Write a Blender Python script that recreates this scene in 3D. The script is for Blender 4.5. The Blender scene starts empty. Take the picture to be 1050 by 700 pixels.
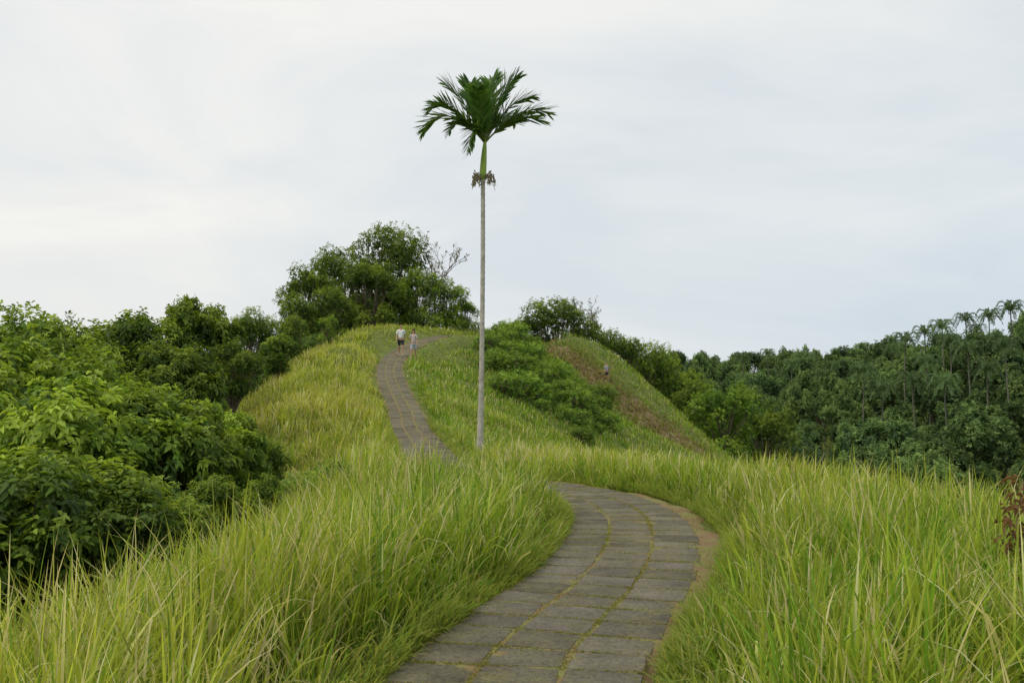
import bpy, bmesh, math, random
import numpy as np
from math import radians, sin, cos, pi
random.seed(7); rng = np.random.default_rng(7)
S = bpy.context.scene; COL = S.collection
S.view_settings.view_transform = 'Standard'; S.view_settings.look = 'None'; S.view_settings.exposure = 0

# ------------------------------------------------------------ camera
PIT = math.atan(50/1000); EYE = 1.6
cam = bpy.data.cameras.new('camera'); cam.lens = 36*1000/1050; cam.sensor_width = 36; cam.clip_end = 6000; cam.clip_start = .05
co = bpy.data.objects.new('camera', cam); COL.objects.link(co); co.location = (0, 0, EYE); co.rotation_euler = (radians(90)+PIT, 0, 0); S.camera = co
def at(px, py, d):
    X = (px-525)/1000; U = (350-py)/1000
    f = cos(PIT)-U*sin(PIT); z = sin(PIT)+U*cos(PIT)
    return (X*d/f, d, EYE+z*d/f)

# ------------------------------------------------------------ helpers
def tag(o, label=None, cat=None, group=None, kind=None):
    if label: o['label'] = label
    if cat: o['category'] = cat
    if group: o['group'] = group
    if kind: o['kind'] = kind
    return o
def npmesh(name, V, Q, C=None, mat=None, smooth=False, attr='tint'):
    V = np.asarray(V, np.float32); Q = np.asarray(Q, np.int32)
    m = bpy.data.meshes.new(name); k = Q.shape[1]
    m.vertices.add(len(V)); m.vertices.foreach_set('co', V.ravel())
    m.loops.add(Q.size); m.loops.foreach_set('vertex_index', Q.ravel())
    m.polygons.add(len(Q)); m.polygons.foreach_set('loop_start', np.arange(0, Q.size, k, dtype=np.int32))
    if smooth: m.polygons.foreach_set('use_smooth', np.ones(len(Q), bool))
    if C is not None:
        a = m.attributes.new(attr, 'FLOAT_COLOR', 'POINT')
        C4 = np.ones((len(V), 4), np.float32); C4[:, :3] = C; a.data.foreach_set('color', C4.ravel())
    m.update(calc_edges=True); m.validate()
    if mat: m.materials.append(mat)
    return m
def link(name, mesh, parent=None):
    o = bpy.data.objects.new(name, mesh); COL.objects.link(o)
    if parent: o.parent = parent
    return o
def empty(name, loc=(0, 0, 0), rz=0, s=1):
    o = bpy.data.objects.new(name, None); COL.objects.link(o); o.location = loc; o.rotation_euler = (0, 0, rz)
    o.scale = (s, s, s) if not hasattr(s, '__len__') else s; o.empty_display_size = .2
    return o
def sstep(a, b, x):
    t = np.clip((x-a)/(b-a), 0, 1); return t*t*(3-2*t)
def nz(x, y, sc=1., ph=0.):
    x = x*sc+ph*3.1; y = y*sc-ph*1.7
    return (np.sin(x*1.3+1.7*np.sin(y*.9+ph))+np.sin(y*1.9+1.3*np.sin(x*1.1))+np.sin((x+y)*2.3+ph)*.6+np.sin((x-y)*3.7)*.35)/2.95
def unit(a):
    return a/np.maximum(np.linalg.norm(a, axis=-1, keepdims=True), 1e-9)

# ------------------------------------------------------------ path curve
PC = [(-.35, -8, 0), (-.3, -3, 0), (-.2, 1, 0), (-.02, 5.1, 0), (.37, 6.8, 0), (.8, 8.2, 0), (1.22, 10.2, 0), (1.42, 12.3, 0), (1.24, 14.2, 0), (.5, 16.0, 0), (-.6, 17.5, -.02),
      (-1.55, 20.3, -.05), (-2.15, 24.7, 0), (-2.75, 29, .08), (-3.45, 33, .35), (-4.1, 37.5, .8), (-5.15, 43, 1.6), (-6.15, 49, 2.5), (-6.6, 54, 3.25), (-6.4, 58.5, 4.05), (-5.6, 62.3, 4.75), (-4.4, 65.5, 5.25), (-2.6, 70, 5.4), (1, 77, 5.2), (4, 84, 4.6), (6, 92, 3.4)]
def catmull(P, step=.15):
    P = [np.array(p, float) for p in P]; P = [2*P[0]-P[1]]+P+[2*P[-1]-P[-2]]; out = []
    for i in range(1, len(P)-2):
        a, b, c, d = P[i-1:i+3]; n = max(3, int(np.linalg.norm(c-b)/step))
        for k in range(n):
            t = k/n; out.append(.5*((2*b)+(-a+c)*t+(2*a-5*b+4*c-d)*t*t+(-a+3*b-3*c+d)*t**3))
    out.append(P[-2]); return np.array(out)
PT = catmull(PC)
PTc = PT[::3]
def pathdist(x, y):
    D = np.empty(len(x)); Z = np.empty(len(x)); Sd = np.empty(len(x))
    for i in range(0, len(x), 40000):
        xx = x[i:i+40000, None]; yy = y[i:i+40000, None]
        d2 = (xx-PTc[None, :, 0])**2+(yy-PTc[None, :, 1])**2; j = d2.argmin(1)
        D[i:i+40000] = np.sqrt(d2[np.arange(len(j)), j]); Z[i:i+40000] = PTc[j, 2]; Sd[i:i+40000] = xx[:, 0]-PTc[j, 0]
    return D, Z, Sd
# ------------------------------------------------------------ terrain (radial basis surface through surveyed spots)
G = [(p[0], p[1], p[2]) for p in PC]
G += [(0, -20, 0), (1.7, 2.5, .1), (2.6, 5, .2), (3.3, 8, .2), (4.6, 8, .02), (7, 8, -.95), (12, 8, -4), (20, 8, -9), (40, 8, -20), (2.9, 11.5, .1), (4.2, 14, -.1), (6.5, 14, -.7), (11, 15, -3.6), (20, 16, -9),
      (3.2, 19, -.2), (5, 22, -.7), (8, 22, -2), (14, 24, -6), (2.2, 27, -.62), (4.2, 27, -.85), (1.2, 24, -.2), (0, 32, -.5), (2, 35, -1.3), (6, 37, -3.3), (14, 40, -8), (30, 40, -16),
      (-1.5, 2.5, -.05), (-3, 6, -.5), (-5, 6, -1.8), (-9, 6, -5), (-20, 6, -11), (-2.4, 9, -.42), (-4.5, 10, -1.9), (-9, 12, -5.5), (-1.2, 12.5, -.1), (-3.6, 15, -.95), (-6, 16, -3), (-12, 18, -7), (-22, 18, -11), (-1.6, 15.6, -.12), (-3.4, 20, -.3),
      (-4.5, 24, -.8), (-7, 24, -2.6), (-12, 25, -6), (-22, 25, -10), (-5.8, 30, 0), (-8.6, 32, .25), (-11, 32, -1.6), (-16, 32, -6), (-9.3, 40, 1.8), (-13, 41, -.6), (-20, 42, -5), (-9.0, 52, 3.8), (-14, 53, 2), (-22, 55, -3), (-7.2, 62, 5.35), (-12, 63, 4.6), (-20, 65, 1.5), (-5, 74, 5.7)]
G += [at(470, 420, 40), at(452, 385, 52), at(500, 440, 38), at(560, 450, 46), at(505, 385, 58), at(540, 378, 63), at(490, 358, 63), at(600, 418, 63), at(640, 440, 62), at(700, 462, 65), at(532, 341, 79), at(572, 344, 82), at(604, 354, 83), at(636, 373, 84), at(666, 396, 84), at(703, 434, 79), at(735, 466, 74), at(655, 440, 70), at(582, 382, 72)]
G += [(-5, 84, 6), (24, 84, -9), (42, 80, -18), (22, 66, -10), (14, 55, -7.5), (0, 100, 4.5), (12, 102, 0), (0, 130, -3), (-14, 80, 5.5), (-30, 90, -2), (-40, 40, -13), (-40, 65, -9), (-80, 60, -20), (-100, 150, -15), (-40, 140, -8), (30, 130, -16), (30, 200, -8),
      (60, 60, -24), (45, 95, -16), (60, 110, -11), (62, 135, -8), (80, 150, 1.5), (100, 150, 7.5), (90, 110, -2.5), (110, 100, 4), (75, 180, -1), (65, 230, -3), (50, 300, 1), (100, 300, 2), (0, 300, -2), (160, 200, 9), (300, 300, 8), (0, 600, 0), (300, 600, 0), (-300, 600, 0), (-300, 200, -15), (-600, 0, -15), (600, 0, 0), (0, -200, -10), (0, 1500, 0), (1500, 1500, 0), (-1500, 1500, 0), (1500, -300, 0), (-1500, -300, 0)]
G = np.array(G, float); cR = 2.2
def phi(a, b): return np.sqrt(((a[:, None, :2]-b[None, :, :2])**2).sum(2)+cR*cR)
n = len(G); A = np.zeros((n+1, n+1)); A[:n, :n] = phi(G, G); A[:n, :n] -= np.eye(n)*.02; A[:n, n] = 1; A[n, :n] = 1
WT = np.linalg.solve(A, np.append(G[:, 2], 0))
def terr0(x, y):
    out = np.empty(len(x))
    for i in range(0, len(x), 40000):
        q = np.stack([x[i:i+40000], y[i:i+40000]], 1); out[i:i+40000] = phi(q, G)@WT[:n]+WT[n]
    return out
def terr(x, y, info=False):
    x = np.atleast_1d(np.asarray(x, float)); y = np.atleast_1d(np.asarray(y, float))
    z = terr0(x, y); z += nz(x, y, .9)*.06+nz(x, y, .23, 2)*.12*sstep(3, 15, np.abs(x)+y*.1)
    D, Z, Sd = pathdist(x, y); w = 1-sstep(.85, 2.1, D); z = z*(1-w)+(Z-.03)*w
    return (z, D, Sd) if info else z
def H(x, y): return float(terr([x], [y])[0])
def hit(px, py, dmin=4, dmax=500):
    d = np.geomspace(dmin, dmax, 900); a = np.array(at(px, py, 1.)); dz = a[2]-EYE
    x = a[0]*d; z = EYE+dz*d; h = terr(x, d); k = np.where(h > z)[0]
    if len(k) == 0: return None
    k = k[0]; return (x[k], d[k], h[k])

# ------------------------------------------------------------ materials
def newmat(name):
    m = bpy.data.materials.new(name); m.use_nodes = True; nt = m.node_tree; nt.nodes.clear()
    out = nt.nodes.new('ShaderNodeOutputMaterial'); return m, nt, out
def N(nt, t, **k):
    nd = nt.nodes.new(t)
    for a, b in k.items():
        if a in nd.inputs.keys(): nd.inputs[a].default_value = b
        else: setattr(nd, a, b)
    return nd
def leafmat(name, trans=.35, gloss=.25, rough=.5, mul=(1, 1, 1), vary=.25, tmul=(1.25, 1.25, .7)):
    m, nt, out = newmat(name); L = nt.links
    at_ = N(nt, 'ShaderNodeAttribute', attribute_name='tint')
    oi = N(nt, 'ShaderNodeObjectInfo')
    mr = N(nt, 'ShaderNodeMapRange'); mr.inputs['To Min'].default_value = 1-vary; mr.inputs['To Max'].default_value = 1+vary; L.new(oi.outputs['Random'], mr.inputs['Value'])
    nn = N(nt, 'ShaderNodeTexNoise', Scale=3.0); mr2 = N(nt, 'ShaderNodeMapRange'); mr2.inputs['To Min'].default_value = .7; mr2.inputs['To Max'].default_value = 1.3
    g = N(nt, 'ShaderNodeNewGeometry'); L.new(g.outputs['Position'], nn.inputs['Vector']); L.new(nn.outputs['Fac'], mr2.inputs['Value'])
    mu = N(nt, 'ShaderNodeMath', operation='MULTIPLY'); L.new(mr.outputs[0], mu.inputs[0]); L.new(mr2.outputs[0], mu.inputs[1])
    vm = N(nt, 'ShaderNodeVectorMath', operation='MULTIPLY'); vm.inputs[1].default_value = mul; L.new(at_.outputs['Color'], vm.inputs[0])
    vs = N(nt, 'ShaderNodeVectorMath', operation='SCALE'); L.new(vm.outputs[0], vs.inputs[0]); L.new(mu.outputs[0], vs.inputs['Scale'])
    p = N(nt, 'ShaderNodeBsdfPrincipled'); p.inputs['Roughness'].default_value = rough; p.inputs['Specular IOR Level'].default_value = gloss
    L.new(vs.outputs[0], p.inputs['Base Color'])
    tr = N(nt, 'ShaderNodeBsdfTranslucent'); vt = N(nt, 'ShaderNodeVectorMath', operation='MULTIPLY'); vt.inputs[1].default_value = tmul; L.new(vs.outputs[0], vt.inputs[0]); L.new(vt.outputs[0], tr.inputs['Color'])
    mx = N(nt, 'ShaderNodeMixShader'); mx.inputs[0].default_value = trans; L.new(p.outputs[0], mx.inputs[1]); L.new(tr.outputs[0], mx.inputs[2]); L.new(mx.outputs[0], out.inputs[0])
    return m
def noisemat(name, stops, scale=4., detail=8., rough=.9, bump=.3, bscale=None):
    m, nt, out = newmat(name); L = nt.links
    tc = N(nt, 'ShaderNodeTexCoord'); src = tc.outputs['Object']
    n1 = N(nt, 'ShaderNodeTexNoise', Scale=scale, Detail=detail, Roughness=.65); L.new(src, n1.inputs['Vector'])
    cr = N(nt, 'ShaderNodeValToRGB'); e = cr.color_ramp.elements
    while len(e) < len(stops): e.new(.5)
    for i, (p_, c) in enumerate(stops): e[i].position = p_; e[i].color = (*c, 1)
    L.new(n1.outputs['Fac'], cr.inputs[0])
    n2 = N(nt, 'ShaderNodeTexNoise', Scale=bscale or scale*6, Detail=6.); L.new(src, n2.inputs['Vector'])
    b = N(nt, 'ShaderNodeBump', Strength=bump, Distance=.02); L.new(n2.outputs['Fac'], b.inputs['Height'])
    p = N(nt, 'ShaderNodeBsdfPrincipled', Roughness=rough); p.inputs['Specular IOR Level'].default_value = .25
    L.new(cr.outputs[0], p.inputs['Base Color']); L.new(b.outputs[0], p.inputs['Normal']); L.new(p.outputs[0], out.inputs[0])
    return m
M_grass = leafmat('grass_blades', .5, .25, .5, vary=0, tmul=(1.28, 1.25, .78))
M_leaf = leafmat('leaf_broad', .4, .22, .5, tmul=(1.35, 1.3, .7))
M_far_haze = leafmat('leaf_far_haze', .4, .12, .6, mul=(1.08, 1.1, 1.3), tmul=(1.2, 1.2, .95))  # distance haze painted into the leaf colour as a bluer, lighter multiplier
M_palm = leafmat('palm_leaf', .35, .35, .42, vary=0)
M_ground = noisemat('ground_soil_green', [(.3, (.07, .095, .02)), (.55, (.13, .16, .032)), (.75, (.14, .13, .045))], .6)
M_soil = noisemat('brown_soil', [(.3, (.09, .08, .035)), (.45, (.17, .13, .06)), (.58, (.27, .2, .12)), (.7, (.16, .18, .05))], 1.5, bump=.8)
M_bark = noisemat('bark', [(.3, (.08, .06, .04)), (.7, (.24, .2, .15))], 5)
M_ptrunk = noisemat('palm_bark', [(.3, (.26, .25, .21)), (.55, (.44, .42, .37)), (.75, (.56, .54, .49))], 7, bscale=30)
M_cocobark = noisemat('coconut_bark', [(.3, (.1, .1, .075)), (.7, (.19, .18, .14))], 3)
M_shaft = noisemat('crownshaft', [(.3, (.17, .3, .04)), (.7, (.34, .46, .08))], 4, rough=.4)
M_fruit = noisemat('dry_fruit', [(.3, (.14, .11, .055)), (.7, (.34, .29, .17))], 8)

# ------------------------------------------------------------ world + sun
w = bpy.data.worlds.new('World'); S.world = w; w.use_nodes = True; nt = w.node_tree; L = nt.links; nt.nodes.clear()
wo = N(nt, 'ShaderNodeOutputWorld'); bg = N(nt, 'ShaderNodeBackground'); L.new(bg.outputs[0], wo.inputs[0])
SUN_EL, SUN_ROT = radians(52), radians(-70)
sk = N(nt, 'ShaderNodeTexSky', sky_type='NISHITA'); sk.sun_disc = False; sk.sun_elevation = SUN_EL; sk.sun_rotation = SUN_ROT; sk.air_density = 1.5; sk.dust_density = 3
tc = N(nt, 'ShaderNodeTexCoord'); mp = N(nt, 'ShaderNodeMapping'); mp.inputs['Scale'].default_value = (1, 1, 3.0); mp.inputs['Rotation'].default_value = (0, radians(16), 0); mp.inputs['Location'].default_value = (.4, .2, .3); L.new(tc.outputs['Generated'], mp.inputs[0])
ns = N(nt, 'ShaderNodeTexNoise', Scale=2.0, Detail=8., Roughness=.54, Distortion=.6); L.new(mp.outputs[0], ns.inputs['Vector'])
cr = N(nt, 'ShaderNodeValToRGB'); e = cr.color_ramp.elements; e[0].position = .38; e[0].color = (7.4, 7.8, 8.25, 1); e[1].position = .64; e[1].color = (9.0, 8.98, 8.88, 1)
L.new(ns.outputs['Fac'], cr.inputs[0])
sx = N(nt, 'ShaderNodeSeparateXYZ'); L.new(tc.outputs['Generated'], sx.inputs[0])
mr = N(nt, 'ShaderNodeMapRange'); mr.inputs['From Min'].default_value = -.4; mr.inputs['From Max'].default_value = .5; L.new(sx.outputs[0], mr.inputs[0])
ml = N(nt, 'ShaderNodeMapRange'); ml.inputs['From Min'].default_value = .5; ml.inputs['From Max'].default_value = .0; L.new(sx.outputs[2], ml.inputs[0])
mm = N(nt, 'ShaderNodeMath', operation='MULTIPLY'); L.new(mr.outputs[0], mm.inputs[0]); L.new(ml.outputs[0], mm.inputs[1])
tm = N(nt, 'ShaderNodeMix', data_type='RGBA'); L.new(mm.outputs[0], tm.inputs[0]); tm.inputs[6].default_value = (1.04, 1.03, 1.0, 1); tm.inputs[7].default_value = (.82, .905, .97, 1)
sc = N(nt, 'ShaderNodeVectorMath', operation='MULTIPLY'); L.new(cr.outputs[0], sc.inputs[0]); L.new(tm.outputs[2], sc.inputs[1])
mx = N(nt, 'ShaderNodeMix', data_type='RGBA'); mx.inputs[0].default_value = .95; L.new(sk.outputs[0], mx.inputs[6]); L.new(sc.outputs[0], mx.inputs[7])
L.new(mx.outputs[2], bg.inputs[0]); bg.inputs[1].default_value = .1
sl = bpy.data.lights.new('sun', 'SUN'); sl.energy = 1.5; sl.angle = radians(12); sl.color = (1, .91, .75)
so = bpy.data.objects.new('sun', sl); COL.objects.link(so)
from mathutils import Vector
sd = Vector((cos(SUN_EL)*-.8, cos(SUN_EL)*-.45, sin(SUN_EL))); so.rotation_euler = sd.to_track_quat('Z', 'Y').to_euler()

# ------------------------------------------------------------ terrain mesh
def axis(lo, hi, c, fine, grow):
    a = [c]; s = fine
    while a[-1] < hi: a.append(a[-1]+s); s = max(fine, abs(a[-1]-c)*grow)
    b = [c]; s = fine
    while b[-1] > lo: b.append(b[-1]-s); s = max(fine, abs(b[-1]-c)*grow)
    return np.array(b[:0:-1]+a)
gx = axis(-2500, 2500, 0, .3, .028); gy = axis(-300, 3500, 0, .3, .016)
XX, YY = np.meshgrid(gx, gy); fx, fy = XX.ravel(), YY.ravel(); fz = terr(fx, fy)
nx, ny = len(gx), len(gy); I = np.arange(nx*ny).reshape(ny, nx)
Q = np.stack([I[:-1, :-1], I[:-1, 1:], I[1:, 1:], I[1:, :-1]], -1).reshape(-1, 4)
o = link('ground', npmesh('ground', np.stack([fx, fy, fz], 1), Q, None, M_ground, True)); tag(o, 'green and brown ridge ground falling away on both sides', 'ground', kind='structure')

# ------------------------------------------------------------ path: soil bed + slabs
dP = np.gradient(PT[:, :2], axis=0); seg = np.linalg.norm(dP, axis=1, keepdims=True); TN = dP/seg; NR = np.stack([TN[:, 1], -TN[:, 0]], 1)
arc = np.concatenate([[0], np.cumsum(np.linalg.norm(np.diff(PT[:, :2], axis=0), axis=1))])
def pp(s, t):
    x = np.interp(s, arc, PT[:, 0]); y = np.interp(s, arc, PT[:, 1]); z = np.interp(s, arc, PT[:, 2])
    nx_ = np.interp(s, arc, NR[:, 0]); ny_ = np.interp(s, arc, NR[:, 1]); return x+nx_*t, y+ny_*t, z
def hwid(s): return np.interp(s, [0, 25, 40, 50, 68, 76, 120], [.69, .71, .66, .64, .66, .66, .66])
def dirt(s): return np.interp(s, [0, 12, 15.5, 18, 22, 24.5, 26], [.05, .08, .1, .26, .3, .2, 0.02])
ss = np.arange(0, arc[-1], .1); ts = np.linspace(-1, 1, 17); V = []
for s in ss:
    hw = hwid(s)+.04+.04*sin(s*2.1)+.03*sin(s*5.3+1)
    for t in ts:
        hwt = hw+(dirt(s)*(.8+.3*sin(s*3.1)+.2*sin(s*8.3)) if t > 0 else 0)*max(0, t); x, y, z = pp(s, t*hwt); V.append((x, y, z+.0265+.003*sin(s*17+t*9)-.07*max(0, abs(t)-.88)*6))
m_ = len(ts); I = np.arange(len(V)).reshape(-1, m_); Q = np.stack([I[:-1, :-1], I[:-1, 1:], I[1:, 1:], I[1:, :-1]], -1).reshape(-1, 4)
M_bed = noisemat('path_bed', [(.3, (.13, .15, .04)), (.46, (.2, .19, .06)), (.56, (.2, .135, .065)), (.7, (.2, .12, .07))], 2.2, bump=.9)
tag(link('path_bed', npmesh('path_bed', V, Q, None, M_bed, True)), 'mossy brown soil bed showing beside and between the paving slabs', 'soil', kind='structure')
V = []; Q = []; C = []; ROWS = []
s = 0.
while s < arc[-1]-.5:
    far_ = float(sstep(24, 38, s)); row = .40+.1*far_; rl = row*random.uniform(.93, 1.07); ROWS.append(s)
    hw = float(hwid(s)); cw = 2*hw/3
    for c in range(3):
        t0 = -hw+c*cw+(random.uniform(-.012, .012) if c else 0); t1 = -hw+(c+1)*cw; g_ = random.uniform(.012, .024)+.02*far_; gt = random.uniform(.012, .022)+.012*far_; dz = random.uniform(-.003, .003); tz = random.uniform(-.003, .003); base = random.uniform(.78, 1.2)
        if c == 0: t0 += random.uniform(-.025, .02)
        if c == 2: t1 += random.uniform(-.02, .025)
        j = lambda: random.uniform(-.01, .01)
        cn = [(s+g_+j(), t0+gt+j()), (s+g_+j(), t1-gt+j()), (s+rl-g_+j(), t1-gt+j()), (s+rl-g_+j(), t0+gt+j())]
        pts = []
        for a in range(4):
            p, q = cn[a], cn[(a+1) % 4]; ch = random.uniform(.01, .1)
            pts.append((p[0]*(1-ch)+q[0]*ch, p[1]*(1-ch)+q[1]*ch))
            pts.append(((p[0]+q[0])/2+j()*.8, (p[1]+q[1])/2+j()*.8)); pts.append((p[0]*ch+q[0]*(1-ch), p[1]*ch+q[1]*(1-ch)))
        cs, ct = sum(p[0] for p in pts)/12, sum(p[1] for p in pts)/12; b0 = len(V)
        wrm = random.uniform(.82, .98)
        for lev, (f, zz) in enumerate(((1, 0), (1, .029), (.982, .0315))):
            for p in pts:
                x, y, z = pp(cs+(p[0]-cs)*f, ct+(p[1]-ct)*f); V.append((x, y, z+zz+dz+tz*(1 if p[1] > ct else -1))); C.append((base, base*.99, base*wrm))
        x, y, z = pp(cs, ct); V.append((x, y, z+.032+dz)); C.append((base, base*.99, base*wrm))
        for lv in range(2):
            for a in range(12):
                b = (a+1) % 12; Q.append((b0+lv*12+a, b0+lv*12+b, b0+(lv+1)*12+b, b0+(lv+1)*12+a))
        for a in range(0, 12, 2): Q.append((b0+24+a, b0+24+(a+1) % 12, b0+24+(a+2) % 12, b0+36))
    s += rl
def slabmat():
    m, nt, out = newmat('paving_concrete'); L = nt.links
    g = N(nt, 'ShaderNodeNewGeometry'); a = N(nt, 'ShaderNodeAttribute', attribute_name='tint')
    n1 = N(nt, 'ShaderNodeTexNoise', Scale=1.6, Detail=9., Roughness=.72); n2 = N(nt, 'ShaderNodeTexNoise', Scale=42., Detail=6., Roughness=.75); n3 = N(nt, 'ShaderNodeTexNoise', Scale=2.9, Detail=10., Roughness=.84)
    for q in (n1, n2, n3): L.new(g.outputs['Position'], q.inputs['Vector'])
    c1 = N(nt, 'ShaderNodeValToRGB'); e = c1.color_ramp.elements; e[0].position = .3; e[0].color = (.082, .076, .062, 1); e[1].position = .7; e[1].color = (.2, .185, .152, 1); L.new(n1.outputs[0], c1.inputs[0])
    m1 = N(nt, 'ShaderNodeMix', data_type='RGBA', blend_type='MULTIPLY'); m1.inputs[0].default_value = 1; L.new(c1.outputs[0], m1.inputs[6]); L.new(a.outputs['Color'], m1.inputs[7])
    c3 = N(nt, 'ShaderNodeValToRGB'); e = c3.color_ramp.elements; e[0].position = .49; e[0].color = (0, 0, 0, 1); e[1].position = .63; e[1].color = (.85, .85, .85, 1); L.new(n3.outputs[0], c3.inputs[0])
    m2 = N(nt, 'ShaderNodeMix', data_type='RGBA'); L.new(c3.outputs[0], m2.inputs[0]); L.new(m1.outputs[2], m2.inputs[6]); m2.inputs[7].default_value = (.175, .165, .075, 1)
    c2 = N(nt, 'ShaderNodeMapRange'); c2.inputs['From Min'].default_value = .3; c2.inputs['From Max'].default_value = .7; c2.inputs['To Min'].default_value = .5; c2.inputs['To Max'].default_value = 1.45; L.new(n2.outputs[0], c2.inputs[0])
    m3 = N(nt, 'ShaderNodeVectorMath', operation='SCALE'); L.new(m2.outputs[2], m3.inputs[0]); L.new(c2.outputs[0], m3.inputs['Scale'])
    b = N(nt, 'ShaderNodeBump', Strength=.8, Distance=.012); L.new(n2.outputs[0], b.inputs['Height'])
    p = N(nt, 'ShaderNodeBsdfPrincipled', Roughness=.9); p.inputs['Specular IOR Level'].default_value = .15; L.new(m3.outputs[0], p.inputs['Base Color']); L.new(b.outputs[0], p.inputs['Normal']); L.new(p.outputs[0], out.inputs[0]); return m
tag(link('path', npmesh('path', V, Q, C, slabmat())), 'winding path of weathered grey paving slabs along the ridge', 'path', kind='structure')

# ------------------------------------------------------------ grass
def blades(name, x, y, z, Ln, W, az, th0, kap, segs, croot, ctip, mat=M_grass):
    n = len(x); P = np.stack([x, y, z], 1); d = np.stack([np.cos(az), np.sin(az), np.zeros(n)], 1)
    tw = az+np.pi/2+rng.normal(0, .6, n); sd_ = np.stack([np.cos(tw), np.sin(tw), np.zeros(n)], 1)
    V = np.empty((n, segs+1, 2, 3)); C = np.empty((n, segs+1, 2, 3)); p = P.copy()
    for k in range(segs+1):
        t = k/segs; wd = W*(.75+.5*t if t < .5 else 1.0*(1-((t-.5)/.5)**1.8)+.02)
        V[:, k, 0] = p-sd_*wd[:, None]*.5; V[:, k, 1] = p+sd_*wd[:, None]*.5
        c = croot*(1-t)+ctip*t; C[:, k, 0] = c; C[:, k, 1] = c
        th = th0+kap*(t+.5/segs)**2.2; st = Ln/segs
        p = p+d*(np.sin(th)*st)[:, None]; p[:, 2] += np.cos(th)*st
    b = (np.arange(n)*(segs+1)*2)[:, None]+np.arange(segs)[None, :]*2
    Q = np.stack([b, b+1, b+3, b+2], -1).reshape(-1, 4)
    return npmesh(name, V.reshape(-1, 3), Q, C.reshape(-1, 3), mat, True)
YS = [0, 6, 10, 16, 24, 30, 34, 40, 52, 62, 72, 90]
XL = [-4.5, -5, -5.5, -5.5, -6.2, -8.5, -11.5, -12, -12, -12, -12, -9]
XR = [7, 8, 8, 9, 10, 10, 12, 14, 17, 18, 20, 22]
SOIL_PX = [(548, 352, 6), (566, 358, 10), (588, 370, 14), (610, 387, 18), (632, 407, 20), (655, 425, 20), (679, 441, 18), (703, 455, 15), (724, 467, 11)]
SOIL = []
for px, py, hw in SOIL_PX:
    q = hit(px, py, 30)
    if q: SOIL.append((q[0], q[1], q[2], hw*q[1]/1000))
SOILn = np.array(SOIL)
PALM = at(492, 462, 25)[:2]
def soild(x, y):
    D = np.full(len(x), 99.)
    for a, b in zip(SOILn[:-1], SOILn[1:]):
        ab = b[:2]-a[:2]; t = np.clip(((x-a[0])*ab[0]+(y-a[1])*ab[1])/(ab@ab), 0, 1); D = np.minimum(D, np.hypot(x-a[0]-t*ab[0], y-a[1]-t*ab[1])-(a[3]+t*(b[3]-a[3]))*1.1)
    return D
def mixc(a, b, t): return np.asarray(a)*(1-t[:, None])+np.asarray(b)*t[:, None]
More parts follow.
